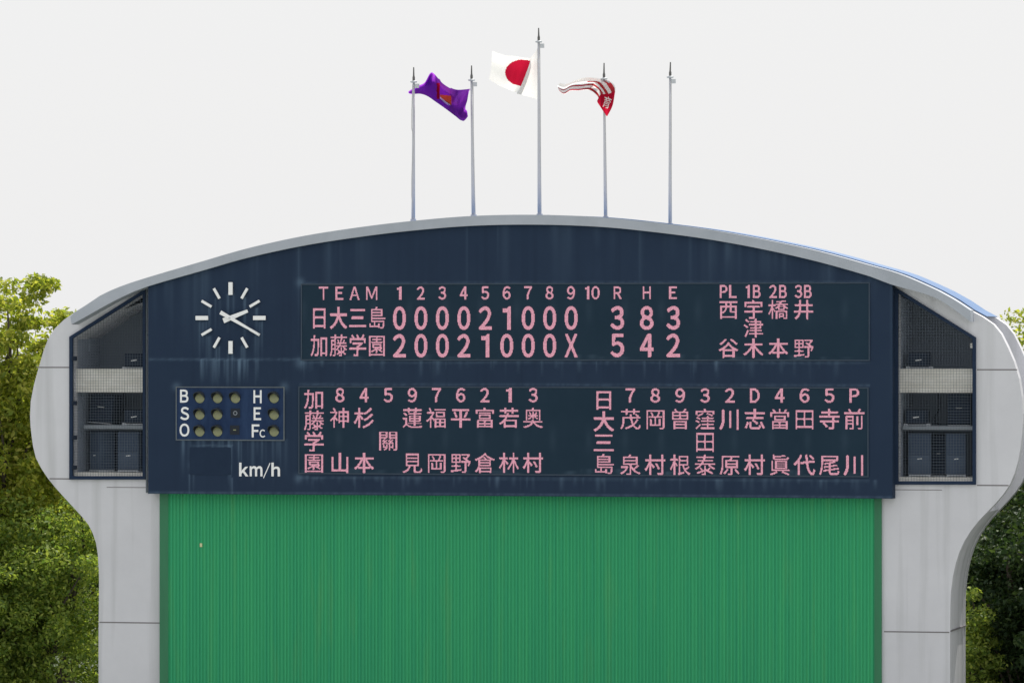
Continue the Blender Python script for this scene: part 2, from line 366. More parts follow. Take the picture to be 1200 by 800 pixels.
bay(HL, qpts([(82, 394.5), (171.5, 338), (171.5, 561.5), (82, 561.5)]), True, (Z(130, 432, .2), Z(130, 459.7, .2)), (Z(130, 498, .4), Z(130, 502.5, .4)), Z(130, 553.5, .1))
bay(HR, qpts([(1049, 336.2), (1144, 395.3), (1144, 567.5), (1049, 567.5)]), False, (Z(1095, 432, .2), Z(1095, 460, .2)), (Z(1095, 499, .4), Z(1095, 503.5, .4)), Z(1095, 559, .1))

# ------------------------------------------------------------------ the navy display board
rng = np.random.default_rng(5)
YB = -.42
bx0, bx1 = X(173.5, YB), X(1046, YB)
bz = Z(600, 581, YB)
fx = np.array([p[0] for p in fi]); fz = np.array([p[1] for p in fi])
def top_z(x): return np.interp(x, fx, fz)+.05
board = thing('display_board', 'dark navy electronic scoreboard face with pink lit team names and innings', 'scoreboard', (0, YB, bz))
nx, nz = 560, 150
gxs = np.linspace(bx0, bx1, nx); tz = top_z(gxs)
tv = np.linspace(0, 1, nz)
GX = np.repeat(gxs[:, None], nz, 1); GZ = bz+(tz-bz)[:, None]*tv[None, :]
def streaks(GX, GZ, srcs):
    S = np.zeros(GX.shape)
    for x, z, wd, ln, am in srcs:
        d = z-GZ; S += am*np.exp(-((GX-x)/wd)**2)*np.where((d > -.01) & (d < ln), np.clip(1-d/ln, 0, 1)**.8, 0)
    return S
srcs = []
CX, CY = 271, 372.5
for k in range(12):                                                # rust-pale runs below every clock mark
    a = math.radians(30*k); r_ = 33
    p = at(CX+r_*math.sin(a), CY-r_*math.cos(a), YB); 
    for j in range(2 if k % 3 else 3): srcs.append((p.x+rng.uniform(-.09, .09), p.z-.1, rng.uniform(.015, .03), rng.uniform(.5, 1.2), rng.uniform(.2, .42)))
for _ in range(26):                                                # below the clock: over the seam and down to the count panel
    srcs.append((X(rng.uniform(235, 310), YB), Z(270, 421, YB), rng.uniform(.012, .035), rng.uniform(.3, .8), rng.uniform(.15, .4)))
for _ in range(34): srcs.append((X(rng.uniform(206, 335), YB), Z(270, 514, YB), rng.uniform(.012, .04), rng.uniform(.25, 1.2), rng.uniform(.12, .4)))
for _ in range(60): srcs.append((X(rng.uniform(352, 1020), YB), Z(680, 422, YB), rng.uniform(.012, .06), rng.uniform(.1, .5), rng.uniform(.06, .3)))
for _ in range(70): srcs.append((X(rng.uniform(340, 1030), YB), Z(680, 560, YB), rng.uniform(.012, .06), rng.uniform(.1, .4), rng.uniform(.06, .32)))
for _ in range(60):
    x = X(rng.uniform(180, 1040), YB); srcs.append((x, float(top_z(x)), rng.uniform(.02, .12), rng.uniform(.4, 2.2), rng.uniform(.03, .12)))
for px in (172, 350, 547, 750, 950, 1044): srcs.append((X(px, YB), Z(px, 262 if 300 < px < 900 else 330, YB), .02, 3, .15))
for px, py in ((227, 545), (270, 545), (270, 524), (222, 555), (272, 560)): srcs.append((X(px, YB), Z(px, py, YB), .02, .7, .4))
S = streaks(GX, GZ, srcs)
def hline(pxa, pxb, py, am, wd=.02):
    global S
    m = (GX > X(pxa, YB)) & (GX < X(pxb, YB)); zz = Z((pxa+pxb)/2, py, YB)
    n = np.interp(GX[:, 0], np.linspace(bx0, bx1, 300), rng.uniform(.3, 1, 300))[:, None]
    S = S+m*am*n*np.exp(-((GZ-zz)/wd)**2)
hline(175, 352, 421, .4, .025); hline(175, 1045, 579.5, .35, .025); hline(352, 1020, 331.5, .35, .03); hline(352, 1020, 424.5, .25, .03); hline(350, 1020, 451, .3, .03); hline(350, 1020, 561, .22, .03)
hline(222, 273, 522, .4, .02)
for px, py, r_ in ((207, 453, .1), (333, 453, .1), (352, 425, .12), (352, 331, .1), (350, 560, .1), (227, 545, .1)):
    p = at(px, py, YB); S = S+.4*np.exp(-((GX-p.x)**2+(GZ-p.z)**2)/(r_*r_))
S = np.clip(S*.75, 0, .6)
def grid_mesh(name, GX, GZ, Y, mats, parent, S):
    n, m = GX.shape; off = ORG[parent.name]
    v = np.stack([GX-off.x, np.full(GX.shape, Y-off.y), GZ-off.z], -1).reshape(-1, 3)
    i = np.arange(n*m).reshape(n, m); f = np.stack([i[:-1, :-1], i[1:, :-1], i[1:, 1:], i[:-1, 1:]], -1).reshape(-1, 4)
    return v, f, S.reshape(-1)
v, f, sv_ = grid_mesh('panel', GX, GZ, YB, None, board, S)
nv = len(v)
bb = MB(); bb.v = [tuple(q) for q in v]; bb.f = [tuple(q) for q in f]
# the board's sides, underside and back edge
e0 = MB()
btm = [(gxs[k], bz) for k in range(nx)]; 
def strip(pts):
    for a, b in zip(pts, pts[1:]):
        bb.v += [(a[0], 0, a[1]-bz), (b[0], 0, b[1]-bz), (b[0], -YB-.003, b[1]-bz), (a[0], -YB-.003, a[1]-bz)]
        k = len(bb.v); bb.f.append((k-4, k-1, k-2, k-3))
strip([(bx0, bz), (bx1, bz)]); strip([(bx0, tz[0]), (bx0, bz)]); strip([(bx1, bz), (bx1, tz[-1])])
panel = bb.build('board_panel', M['navy'], board, local=True); ORG[panel.name] = ORG[board.name]
at_ = panel.data.attributes.new('stain', 'FLOAT', 'POINT'); vals = np.zeros(len(panel.data.vertices), np.float32); vals[:nv] = sv_; at_.data.foreach_set('value', vals)
for xa, xb, ya, yb in ((171.6, 173.1, 338, 577), (1046.6, 1048.4, 337, 582)):
    t = MB(); t.box(X(xa), X(xb), -.05, -.002, Z(xa, yb), Z(xa, ya)); t.build('edge_strip', M['olive_frame'], board)

# dot-matrix characters, drawn from Blender's built-in typefaces
GLYPHS = {}
def glyph_shape(ch):
    cu = bpy.data.curves.new('glyph', 'FONT'); cu.body = ch; cu.resolution_u = 5
    o = bpy.data.objects.new('glyph', cu); COL.objects.link(o)
    me = bpy.data.meshes.new_from_object(o.evaluated_get(bpy.context.evaluated_depsgraph_get())); me.calc_loop_triangles()
    V = np.array([q.co[:2] for q in me.vertices]); tri = [tuple(q.vertices) for q in me.loop_triangles]
    bpy.data.objects.remove(o); bpy.data.curves.remove(cu); bpy.data.meshes.remove(me)
    return V, tri
def ink_of(V, tri, x0, x1, y0, y1, w_, h_):
    """fill the glyph's triangles into a w_ x h_ boolean picture"""
    img = np.zeros((h_, w_), bool); xs_ = x0+(np.arange(w_)+.5)/w_*(x1-x0); ys_ = y1-(np.arange(h_)+.5)/h_*(y1-y0)
    for q in tri:
        a, b, c = V[q[0]], V[q[1]], V[q[2]]
        ix = np.where((xs_ >= min(a[0], b[0], c[0])) & (xs_ <= max(a[0], b[0], c[0])))[0]
        iy = np.where((ys_ >= min(a[1], b[1], c[1])) & (ys_ <= max(a[1], b[1], c[1])))[0]
        if len(ix) == 0 or len(iy) == 0: continue
        gx, gy = np.meshgrid(xs_[ix], ys_[iy])
        side = lambda s, e: (e[0]-s[0])*(gy-s[1])-(e[1]-s[1])*(gx-s[0])
        d1, d2, d3 = side(a, b), side(b, c), side(c, a); tol = 1e-12
        img[np.ix_(iy, ix)] |= ((d1 >= -tol) & (d2 >= -tol) & (d3 >= -tol)) | ((d1 <= tol) & (d2 <= tol) & (d3 <= tol))
    return img
def fatten(im, r):
    out = im.copy(); h_, w_ = im.shape
    for dy in range(-r, r+1):
        for dx in range(-r, r+1):
            if dx*dx+dy*dy <= r*r+.5:
                out[max(0, dy):h_+min(0, dy), max(0, dx):w_+min(0, dx)] |= im[max(0, -dy):h_+min(0, -dy), max(0, -dx):w_+min(0, -dx)]
    return out
SUB = 8
def to_dots(hi, w_, h_): return hi.reshape(h_, SUB, w_, SUB).mean((1, 3)) > .5
V, tri = glyph_shape('國'); ex, ey = (V[:, 0].min()+V[:, 0].max())/2, (V[:, 1].min()+V[:, 1].max())/2; em = max(np.ptp(V[:, 0]), np.ptp(V[:, 1]))*.56
for ch in '育日大三島加藤学園西宇橋井津谷木本野神杉關蓮福平富若奥山見岡倉林村茂曽窪川志當田寺前泉根泰原眞代尾':
    V, tri = glyph_shape(ch); hi = ink_of(V, tri, ex-em, ex+em, ey-em, ey+em, 32*SUB, 32*SUB); k = hi.mean()
    GLYPHS[ch] = to_dots(fatten(hi, 5 if k < .22 else 3 if k < .3 else 1), 32, 32)
def wide(ch): return chr(ord(ch)+0xFEE0)                          # the gothic full-width form of a letter or figure
def fitted(ch, w_, h_, r, key):
    V, tri = glyph_shape(ch); (x0, y0), (x1, y1) = V.min(0), V.max(0); sx, sy = (x1-x0)/(w_-2*r/SUB), (y1-y0)/(h_-2*r/SUB); k = r/SUB
    GLYPHS[key] = to_dots(fatten(ink_of(V, tri, x0-k*sx, x1+k*sx, y0-k*sy, y1+k*sy, w_*SUB, h_*SUB), r), w_, h_)
def figure_one(w_, h_, stem):
    b = np.zeros((h_, w_), bool); b[:, w_-stem:] = True; cut = int(h_*.1)
    b[cut:int(h_*.28), :] = True
    for r in range(cut): b[r, :w_-stem+cut-r-1] = False
    return b
for ch in '023458': fitted(wide(ch), 19, 34, 8, 's'+ch)
fitted(wide('X'), 20, 34, 6, 'sX'); GLYPHS['s1'] = figure_one(11, 34, 5); GLYPHS['d1'] = figure_one(7, 20, 4)
for ch in '023456789': fitted(wide(ch), 12, 20, 4, 'd'+ch)
for ch, n_ in zip('TEAM', (14, 12, 15, 16)): fitted(wide(ch), n_, 20, 2, 't'+ch)
for ch, n_ in zip('RHEPDBL', (11, 11, 10, 12, 13, 12, 10)): fitted(wide(ch), n_, 20, 4, 'd'+ch)
YL = YB-.016
def led_chars(name, parent, items):
    """items: (glyph key, centre x, centre z, width, height) in metres; every lit dot is a small square"""
    for k, cx, cz, w_, h_ in items:
        mb = MB(); G = GLYPHS[k]; R, C = G.shape; px, pz = w_/C, h_/R; hx, hz = px*.47, pz*.47
        for r, c in zip(*np.nonzero(G)):
            x = cx-w_/2+(c+.5)*px; z = cz+h_/2-(r+.5)*pz
            mb.poly([(x-hx, YL-.006, z-hz), (x+hx, YL-.006, z-hz), (x+hx, YL-.006, z+hz), (x-hx, YL-.006, z+hz)])
        mb.build(name, M['lit'], parent)
def led_panel(x0, x1, y0, y1):
    p, q = at(x0, y0, YL), at(x1, y1, YL)
    n, m = 240, 40
    gx = np.linspace(p.x, q.x, n); gz_ = np.linspace(q.z, p.z, m); A, B = np.meshgrid(gx, gz_, indexing='ij')
    ss = [(rng.uniform(p.x, q.x), q.z+rng.uniform(.0, .12), rng.uniform(.03, .15), .2, rng.uniform(.1, .4)) for _ in range(40)]
    S_ = streaks(A, B, ss)+.15*np.clip(np.sin(A*7.3)*np.sin(B*2.1), 0, 1)**6
    v, f, s_ = grid_mesh('x', A, B, YL, None, board, np.clip(S_, 0, .6))
    mb = MB(); mb.v = [tuple(t_) for t_ in v]; mb.f = [tuple(t_) for t_ in f]
    o = mb.build('led_panel', M['led'], board, local=True); ORG[o.name] = ORG[board.name]
    a_ = o.data.attributes.new('stain', 'FLOAT', 'POINT'); a_.data.foreach_set('value', s_.astype(np.float32))
    fr = MB(); w_ = .028
    fr.box(p.x-w_, q.x+w_, YL-.012, YB+.002, p.z, p.z+w_); fr.box(p.x-w_, q.x+w_, YL-.012, YB+.002, q.z-w_, q.z)
    fr.box(p.x-w_, p.x, YL-.012, YB+.002, q.z, p.z); fr.box(q.x, q.x+w_, YL-.012, YB+.002, q.z, p.z)
    fr.build('panel_frame', M['led_frame'], o); return o
def G_(k, px, py, w_, h_):
    p = at(px, py, YL); s = MPP*1.02
    return (k, p.x, p.z, w_*s, h_*s*.985)
top = led_panel(354, 1018, 333.8, 421.3)
low = led_panel(351, 1016.5, 453.8, 557.5)
pitch = lambda a, b, n, i: a+(b-a)*i/(n-1)
led_chars('heading_letter', top, [G_('t'+c, x, 343.6, w_, 15.6) for c, x, w_ in zip('TEAM', (379.2, 397.8, 415.6, 435.7), (11.2, 9.6, 12, 13.3))])
for i in range(9): led_chars('inning_number', top, [G_('d'+str(i+1), 468 + 25.15*i, 343.4-.05*i, 5.6 if i == 0 else 9.2, 15.4)])
led_chars('inning_number', top, [G_('d1', 688.2, 343, 5, 15.2), G_('d0', 698, 343, 9.6, 15.2)])
for c, x in zip('RHE', (723.9, 758, 788.6)): led_chars('heading_letter', top, [G_('d'+c, x, 343, 9.2, 14.6)])
for s_, x in (('PL', (848, 858.8)), ('1B', (876.4, 886.8)), ('2B', (906, 917.5)), ('3B', (935.7, 946.7))):
    led_chars('heading_letter', top, [G_('d'+s_[j], x[j], 341.5, 4.6 if s_[j] == '1' else 8.8, 15) for j in range(2)])
for nm, y in (('日大三島', 373), ('加藤学園', 405.3)): led_chars('team_character', top, [G_(c, 374.2+22.5*j, y, 21.6, 27) for j, c in enumerate(nm)])
for row, y in (('000021000', 372.7), ('20021000X', 405)):
    for j, c in enumerate(row): led_chars('score_digit', top, [G_('s'+c, 468.2+25.15*j, y-.02*j, 9.5 if c == '1' else 15.2, 27.2)])
for row, y in (('383', 372.4), ('542', 404.6)):
    for c, x in zip(row, (723.5, 758, 789)): led_chars('score_digit', top, [G_('s'+c, x, y, 15.8, 27.2)])
for nm, x in (('西 谷', 853.7), ('宇津木', 883), ('橋 本', 912), ('井 野', 941.8)):
    led_chars('umpire_character', top, [G_(c, x, (363.2, 385, 408.3)[j], 23.6, 23.2) for j, c in enumerate(nm) if c != ' '])
led_chars('team_character', low, [G_(c, 368, 468+24.9*j, 25, 24.4) for j, c in enumerate('加藤学園')])
for i, (d, nm) in enumerate(zip('845976213', ('神 山', '杉 本', ' 關 ', '蓮 見', '福 岡', '平 野', '富 倉', '若 林', '奥 村'))):
    x = 398.4+28.3*i
    led_chars('position_number', low, [G_('d'+d, x, 462.8, 6.8 if d == '1' else 10.8, 16.8)])
    led_chars('player_character', low, [G_(c, x, (490, 516.6, 542.7)[j], 24.6, 24.8) for j, c in enumerate(nm) if c != ' '])
led_chars('team_character', low, [G_(c, 707.6, 469+25*j, 25, 24.4) for j, c in enumerate('日大三島')])
for i, (d, nm) in enumerate(zip('78932D465P', ('茂 泉', '岡 村', '曽 根', '窪田泰', '川 原', '志 村', '當 眞', '田 代', '寺 尾', '前 川'))):
    x = 738.8+29.15*i
    led_chars('position_number', low, [G_('d'+d, x, 463.2, 11.2, 16.6)])
    led_chars('player_character', low, [G_(c, x, (491.5, 518, 545)[j], 24.8, 25) for j, c in enumerate(nm) if c != ' '])

# printed lettering from Blender's built-in typeface
def lettering(name, parent, items, Y, m, bold=.0):
    mb = MB()
    for txt, x0, x1, y0, y1 in items:
        cu = bpy.data.curves.new('t', 'FONT'); cu.body = wide(txt); cu.offset = bold; cu.resolution_u = 4
        o = bpy.data.objects.new('t', cu); COL.objects.link(o)
        me = bpy.data.meshes.new_from_object(o.evaluated_get(bpy.context.evaluated_depsgraph_get()))
        V = np.array([q.co[:2] for q in me.vertices]); lo_, hi_ = V.min(0), V.max(0)
        p, q = at(x0, y1, Y), at(x1, y0, Y); i = len(mb.v)
        N = (V-lo_)/(hi_-lo_)
        mb.v += [(p.x+a*(q.x-p.x), Y, p.z+b_*(q.z-p.z)) for a, b_ in N]
        for pg in me.polygons:
            vs = list(pg.vertices)
            if pg.normal.z < 0: vs = vs[::-1]
            mb.f.append(tuple(i+k for k in vs)); mb.m.append(0)
        bpy.data.objects.remove(o); bpy.data.curves.remove(cu); bpy.data.meshes.remove(me)
    return mb.build(name, m, parent)
sq = MB(); p, q = at(222.5, 524, YB), at(270.5, 556, YB); sq.box(p.x, q.x, YB-.01, YB+.002, q.z, p.z); rd = sq.build('speed_readout', mat('readout_glass', (.014, .030, .064), .5, spec=.15, col2=(.010, .024, .054), var=.9, vscale=2), board)
lettering('unit_lettering', rd, [('k', 280.2, 291.2, 541.8, 557.8), ('m', 292.6, 307.6, 545.8, 557.8), ('/', 308.4, 316.8, 541.6, 560.4), ('h', 318, 328.2, 541.8, 557.8)], YB-.006, M['white'], .03)

# ------------------------------------------------------------------ wall clock (twenty past two)
cc = at(CX, CY, YB)
clock = thing('wall_clock', 'white clock of bars and two hands on the navy board, showing twenty past two', 'clock', (cc.x, YB, cc.z))
px2x = MPP*1.018
for k in range(12):
    a = math.radians(30*k); big = k % 3 == 0
    r0, r1, w_ = (27.2, 42.2, 5.0) if big else (27.3, 39.6, 3.1)
    if not big: r0, r1 = 26.6, 40.3
    mb = MB(); mb.bar((r0*px2x*math.sin(a), r0*MPP*math.cos(a)), (r1*px2x*math.sin(a), r1*MPP*math.cos(a)), w_*MPP, -.075, -.03)
    mb.box(*(lambda x, z: (x-.015, x+.015, -.03, -.001, z-.015, z+.015))((r0+r1)/2*px2x*math.sin(a), (r0+r1)/2*MPP*math.cos(a)))
    mb.build('hour_mark', M['white'], clock, local=True, bevel=.004)
def hand(name, tip, tail, w0, w1, y):
    mb = MB(); mb.bar(((tail[0]-CX)*px2x, (CY-tail[1])*MPP), ((tip[0]-CX)*px2x, (CY-tip[1])*MPP), w0*MPP, y, y+.02, w1*MPP); return mb.build(name, M['white'], clock, local=True, bevel=.003)
hand('hour_hand', (292.3, 364.2), (263, 375.8), 6.2, 3.6, -.115)
hand('minute_hand', (305.5, 391.6), (259.8, 365.8), 4.8, 2.0, -.145)
mb = MB(); mb.tube([(0, 0, 0), (0, -.152, 0)], .028, 16); mb.build('hub', M['hub'], clock, local=True)

# ------------------------------------------------------------------ ball / strike / out count panel
p, q = at(207.5, 454, YB), at(332.5, 515, YB)
count = thing('count_panel', 'framed dark blue count panel lettered B S O H E Fc with unlit lamps', 'count panel', (p.x, YB, q.z))
mb = MB(); mb.box(p.x, q.x, YB-.012, YB-.002, q.z, p.z); face = mb.build('panel_face', M['count'], count)
mb = MB(); w_ = .026
mb.box(p.x-w_, q.x+w_, YB-.03, YB-.002, p.z, p.z+w_); mb.box(p.x-w_, q.x+w_, YB-.03, YB-.002, q.z-w_, q.z); mb.box(p.x-w_, p.x, YB-.03, YB-.002, q.z, p.z); mb.box(q.x, q.x+w_, YB-.03, YB-.002, q.z, p.z)
mb.build('panel_frame', M['olive_frame'], count)
for it in (('B', 211, 220.8, 456.3, 471.5), ('S', 211.2, 221.6, 476.5, 492), ('O', 210.4, 221.9, 496, 511.3), ('H', 297, 306.6, 457, 472.3), ('E', 297.2, 306, 477, 492), ('F', 295, 304, 497, 512.2)):
    lettering('lettering', count, [it] + ([('C', 304.2, 310.8, 503, 512.3)] if it[0] == 'F' else []), YB-.018, M['white'], .022)
lamps = [(x, y) for y, xs in ((465, (233.8, 254.7, 275.6, 320.9)), (484.4, (233.8, 254.7, 320.9)), (504, (233.8, 254.7, 320.9))) for x in xs]
proto = None
for k, (px, py) in enumerate(lamps):
    c = at(px, py, YB)
    if proto is None:
        R_ = .134; OX = .014
        mb = MB(); mb.tube([(0, -.013, 0), (0, -.02, 0)], R_*1.02, 28); base = mb.build('lamp', M['dark'], count, local=True)  # dark backing, coloured as the shade inside the hood
        mb = MB(); nn = 28
        for (ra, ya, rb, yb_) in ((0, -.04, .08, -.034), (.08, -.034, .113, -.022)):
            for j in range(nn):
                a0, a1 = 2*math.pi*j/nn, 2*math.pi*(j+1)/nn
                pa = [(OX+ra*math.cos(a0), ya, -.03+ra*math.sin(a0)), (OX+rb*math.cos(a0), yb_, -.03+rb*math.sin(a0)), (OX+rb*math.cos(a1), yb_, -.03+rb*math.sin(a1)), (OX+ra*math.cos(a1), ya, -.03+ra*math.sin(a1))]
                mb.poly(pa if ra else [pa[0], pa[1], pa[2]])
        lens = mb.build('lens', M['lens'], base, local=True, smooth=True)
        mb = MB(); na = 24; A0, A1 = math.radians(-8), math.radians(188)
        for j in range(na):
            a0, a1 = A0+(A1-A0)*j/na, A0+(A1-A0)*(j+1)/na
            L0, L1 = (.24)*max(.08, math.sin(a0))**.8 if math.sin(a0) > 0 else .014, (.24)*max(.08, math.sin(a1))**.8 if math.sin(a1) > 0 else .014
            for rr, fl in ((R_, 1), (R_-.008, -1)):
                qd = [(rr*math.cos(a0), -.012, rr*math.sin(a0)), (rr*math.cos(a1), -.012, rr*math.sin(a1)), (rr*math.cos(a1), -.012-L1, rr*math.sin(a1)-.02), (rr*math.cos(a0), -.012-L0, rr*math.sin(a0)-.02)]
                mb.poly(qd[::fl])
            mb.poly([(R_*math.cos(a0), -.012-L0, R_*math.sin(a0)-.02), (R_*math.cos(a1), -.012-L1, R_*math.sin(a1)-.02), ((R_-.008)*math.cos(a1), -.012-L1, (R_-.008)*math.sin(a1)-.02), ((R_-.008)*math.cos(a0), -.012-L0, (R_-.008)*math.sin(a0)-.02)])
        hood = mb.build('hood', M['hood'], base, local=True)
        proto = (base, lens, hood); b2 = base
    else:
        b2 = proto[0].copy(); COL.objects.link(b2); b2.parent = count
        for s in proto[1:]:
            s2 = s.copy(); COL.objects.link(s2); s2.parent = b2
    b2.location = (c.x-ORG[count.name].x, 0, c.z-ORG[count.name].z)
for px, py, kind in ((276, 483.8, 0), (275.3, 503.6, 1)):
    c = at(px, py, YB); mb = MB(); mb.box(c.x-.115, c.x+.115, YB-.02, YB-.013, c.z-.11, c.z+.11)
    o = mb.build('blank_plate', M['dark'], count)
    mb = MB()
    if kind == 0:
        for j in range(20):
            a0, a1 = 2*math.pi*j/20, 2*math.pi*(j+1)/20
            mb.poly([(c.x+.033*math.cos(a0), YB-.024, c.z+.033*math.sin(a0)), (c.x+.033*math.cos(a1), YB-.024, c.z+.033*math.sin(a1)), (c.x+.052*math.cos(a1), YB-.024, c.z+.052*math.sin(a1)), (c.x+.052*math.cos(a0), YB-.024, c.z+.052*math.sin(a0))][::-1])
        mb.build('socket_ring', M['shelf'], o)
    else:
        mb.box(c.x-.035, c.x+.035, YB-.035, YB-.02, c.z-.012, c.z+.014); mb.build('socket_clip', M['lens'], o, bevel=.004)

# ------------------------------------------------------------------ loudspeakers in the bays
def copy_thing(src, loc, rotz, label, group=None):
    r = src.copy(); COL.objects.link(r); r.location = loc; r.rotation_euler = (0, 0, rotz); r['label'] = label
    if group: r['group'] = group
    for ch in list(src.children):
        c = ch.copy(); COL.objects.link(c); c.parent = r
        for gch in ch.children:
            d = gch.copy(); COL.objects.link(d); d.parent = c
    return r
GR_T, GR_S, GR_L = 'tall loudspeaker cabinets in the bays', 'small loudspeakers in the bays', 'louvred line loudspeakers in the bays'
def make_tall(label):
    t = thing('tall_loudspeaker', label, 'loudspeaker', group=GR_T)
    mb = MB(); mb.box(-.27, .27, -.25, .28, .05, .98); mb.build('cabinet', M['speaker'], t, local=True, bevel=.02)
    mb = MB(); mb.box(-.245, .245, -.268, -.252, .50, .955); gr = mb.build('grille', M['grille'], t, local=True, bevel=.006)
    mb = MB(); mb.box(-.245, .245, -.266, -.252, .075, .485); mb.build('grille', M['speaker'], t, local=True, bevel=.006)
    mb = MB(); mb.bar((-.05, .395), (.06, .405), .022, -.275, -.267); mb.build('badge', M['badge'], t, local=True)
    mb = MB()
    for sx in (-.25, .21): mb.box(sx, sx+.05, -.28, .28, 0, .05)
    mb.box(-.25, .26, -.285, -.25, .02, .048); mb.build('mounting_rail', M['bracket'], t, local=True, bevel=.005)
    return t
def make_small(label):
    t = thing('small_loudspeaker', label, 'loudspeaker', group=GR_S)
    mb = MB(); mb.box(-.26, .26, -.2, .2, .05, .37); mb.build('cabinet', M['black'], t, local=True, bevel=.015)
    mb = MB(); mb.box(-.245, .175, -.215, -.202, .065, .355); mb.build('grille', mat('small_grille', (.018, .028, .05), .7, spec=.15), t, local=True, bevel=.005)
    mb = MB(); mb.bar((-.09, .19), (.045, .21), .026, -.223, -.216); mb.build('badge', M['badge'], t, local=True)
    mb = MB(); mb.box(-.28, .28, -.24, -.21, .012, .035)
    for sx in (-.31, .22): mb.box(sx, sx+.09, -.24, .15, 0, .05)
    mb.build('bracket', M['bracket'], t, local=True, bevel=.006); return t
def make_line(label):
    t = thing('line_loudspeaker', label, 'loudspeaker', group=GR_L)
    mb = MB(); mb.box(-.26, .26, -.1, .25, 0.02, .74); mb.build('cabinet', M['black'], t, local=True, bevel=.02)
    mb = MB()
    for k in range(11):
        z = .06+k*.06; mb.poly([(-.24, -.16, z), (.24, -.16, z), (.24, -.105, z+.045), (-.24, -.105, z+.045)]); mb.poly([(-.24, -.16, z), (-.24, -.105, z-.008), (.24, -.105, z-.008), (.24, -.16, z)])
    mb.build('louvre', M['grille'], t, local=True)
    mb = MB(); mb.box(-.07, .07, -.166, -.16, .395, .41); mb.build('badge', M['badge'], t, local=True)
    mb = MB(); mb.box(-.24, .24, -.18, .1, 0, .02); mb.build('foot_plate', M['bracket'], t, local=True, bevel=.004)
    return t
zf_l, zf_r = Z(130, 553.5, .1), Z(1095, 559, .1)
zs_l, zs_r = Z(130, 498, .4), Z(1095, 499, .4)
zb_l, zb_r = Z(130, 432, .2), Z(1095, 432, .2)
R = math.radians
def xs(px, Y): return X(px, Y)
t0 = make_tall('tall grey loudspeaker at the left end of the left bay floor, turned a little aside'); t0.location = (xs(119.5, .9), .9, zf_l); t0.rotation_euler = (0, 0, R(-38)); t0.scale = (.82, .82, .99)
t1 = copy_thing(t0, (xs(154, .8), .8, zf_l), 0, 'tall grey loudspeaker on the left bay floor, standing against the navy board side'); t1.scale = (1.0, 1, .99)
copy_thing(t1, (xs(1078.5, .8), .8, zf_r), R(4), 'tall grey loudspeaker on the right bay floor, standing nearest the navy board').scale = (.98, 1, 1.03)
copy_thing(t1, (xs(1120, .85), .85, zf_r), R(10), 'tall grey loudspeaker on the right bay floor, standing farthest from the navy board').scale = (.86, 1, 1.03)
s0 = make_small('small black loudspeaker on the white beam high in the left bay'); s0.location = (xs(161, .75), .75, zb_l)
copy_thing(s0, (xs(161, .8), .8, zs_l), 0, 'small black loudspeaker on the steel shelf of the left bay')
copy_thing(s0, (xs(1078, .75), .75, zb_r), R(6), 'small black loudspeaker on the white beam high in the right bay')
copy_thing(s0, (xs(1075.5, .8), .8, zs_r), R(4), 'small black loudspeaker on the steel shelf of the right bay')
l0 = make_line('big black louvred loudspeaker leaning back on the left bay shelf'); l0.location = (xs(120, 1.0), 1.0, zs_l+.02); l0.rotation_euler = (R(-6), R(4), R(-12)); l0.scale = (1.3, 1, .98)
copy_thing(l0, (xs(134.5, 1.3), 1.3, zf_l), 0, 'dark louvred loudspeaker squeezed between the two tall cabinets in the left bay').scale = (.62, 1, 1.25)
copy_thing(l0, (xs(1124, 1.1), 1.1, zs_r), R(6), 'black louvred loudspeaker upright on the right bay shelf').scale = (1.05, 1, 1.02)
copy_thing(l0, (xs(1101, 1.3), 1.3, zf_r), 0, 'dark louvred loudspeaker squeezed between the two tall cabinets in the right bay').scale = (.6, 1, 1.3)

# ------------------------------------------------------------------ flagpoles
YP = 1.2
def flagpole(label, base, top, spike, r0, r1, rope=None):
    r0 *= .8; r1 *= .8
    b = at(base[0], base[1]+6, YP); a = at(*top, YP); s = at(*spike, YP)
    t = thing('flagpole', label, 'flagpole', (b.x, YP, b.z), group='flagpoles along the roof')
    mb = MB(); mb.tube([b, b.lerp(a, .5), a], [r0, (r0+r1)/2, r1], 12); mb.build('pole', M['pole'], t, smooth=True)
    mb = MB(); mb.tube([a, a+Vector((0, 0, .03)), a+Vector((0, 0, .05))], [.075, .085, .03], 12); mb.box(a.x+.03, a.x+.13, YP-.02, YP+.02, a.z-.13, a.z-.03); mb.build('truck', M['bracket'], t)
    mb = MB(); mb.tube([a+Vector((0, 0, .05)), a+Vector((0, 0, .12)), a+Vector((0, 0, .17)), s], [.03, .032, .02, .014], 8); mb.build('finial', M['spike'], t)
    if rope:
        pts = [at(x, y, YP-.12) for x, y in rope]; mb = MB(); mb.tube(catmull(pts, .3), .008, 5); mb.build('halyard', M['rope'], t)
    mb = MB(); mb.tube([b+Vector((0, 0, -.02)), b+Vector((0, 0, .14))], r0*1.5, 12); mb.build('base_collar', M['pole'], t)
flagpole('flagpole farthest left, rope bowed out along its pole', (484.3, 257.5), (484.8, 97), (484.8, 79), .058, .034, [(483.5, 99), (482.3, 150), (485.5, 165), (483, 190), (482.4, 230), (484.5, 256)])
flagpole('flagpole that the purple flag flies from', (555, 252.5), (552.6, 95), (552.6, 77), .062, .034, [(554.5, 98), (555, 170), (557, 251)])
flagpole('tallest flagpole in the middle, with the white flag and red disc', (632.3, 251.5), (631.3, 50), (631.2, 33), .062, .036, [(632.6, 53), (633.4, 150), (634, 250)])
flagpole('flagpole that the red and white tattered flag flies from', (709.8, 254.5), (707.8, 93.5), (707.9, 74), .055, .032, [(708.8, 97), (709.8, 160), (711.5, 254)])
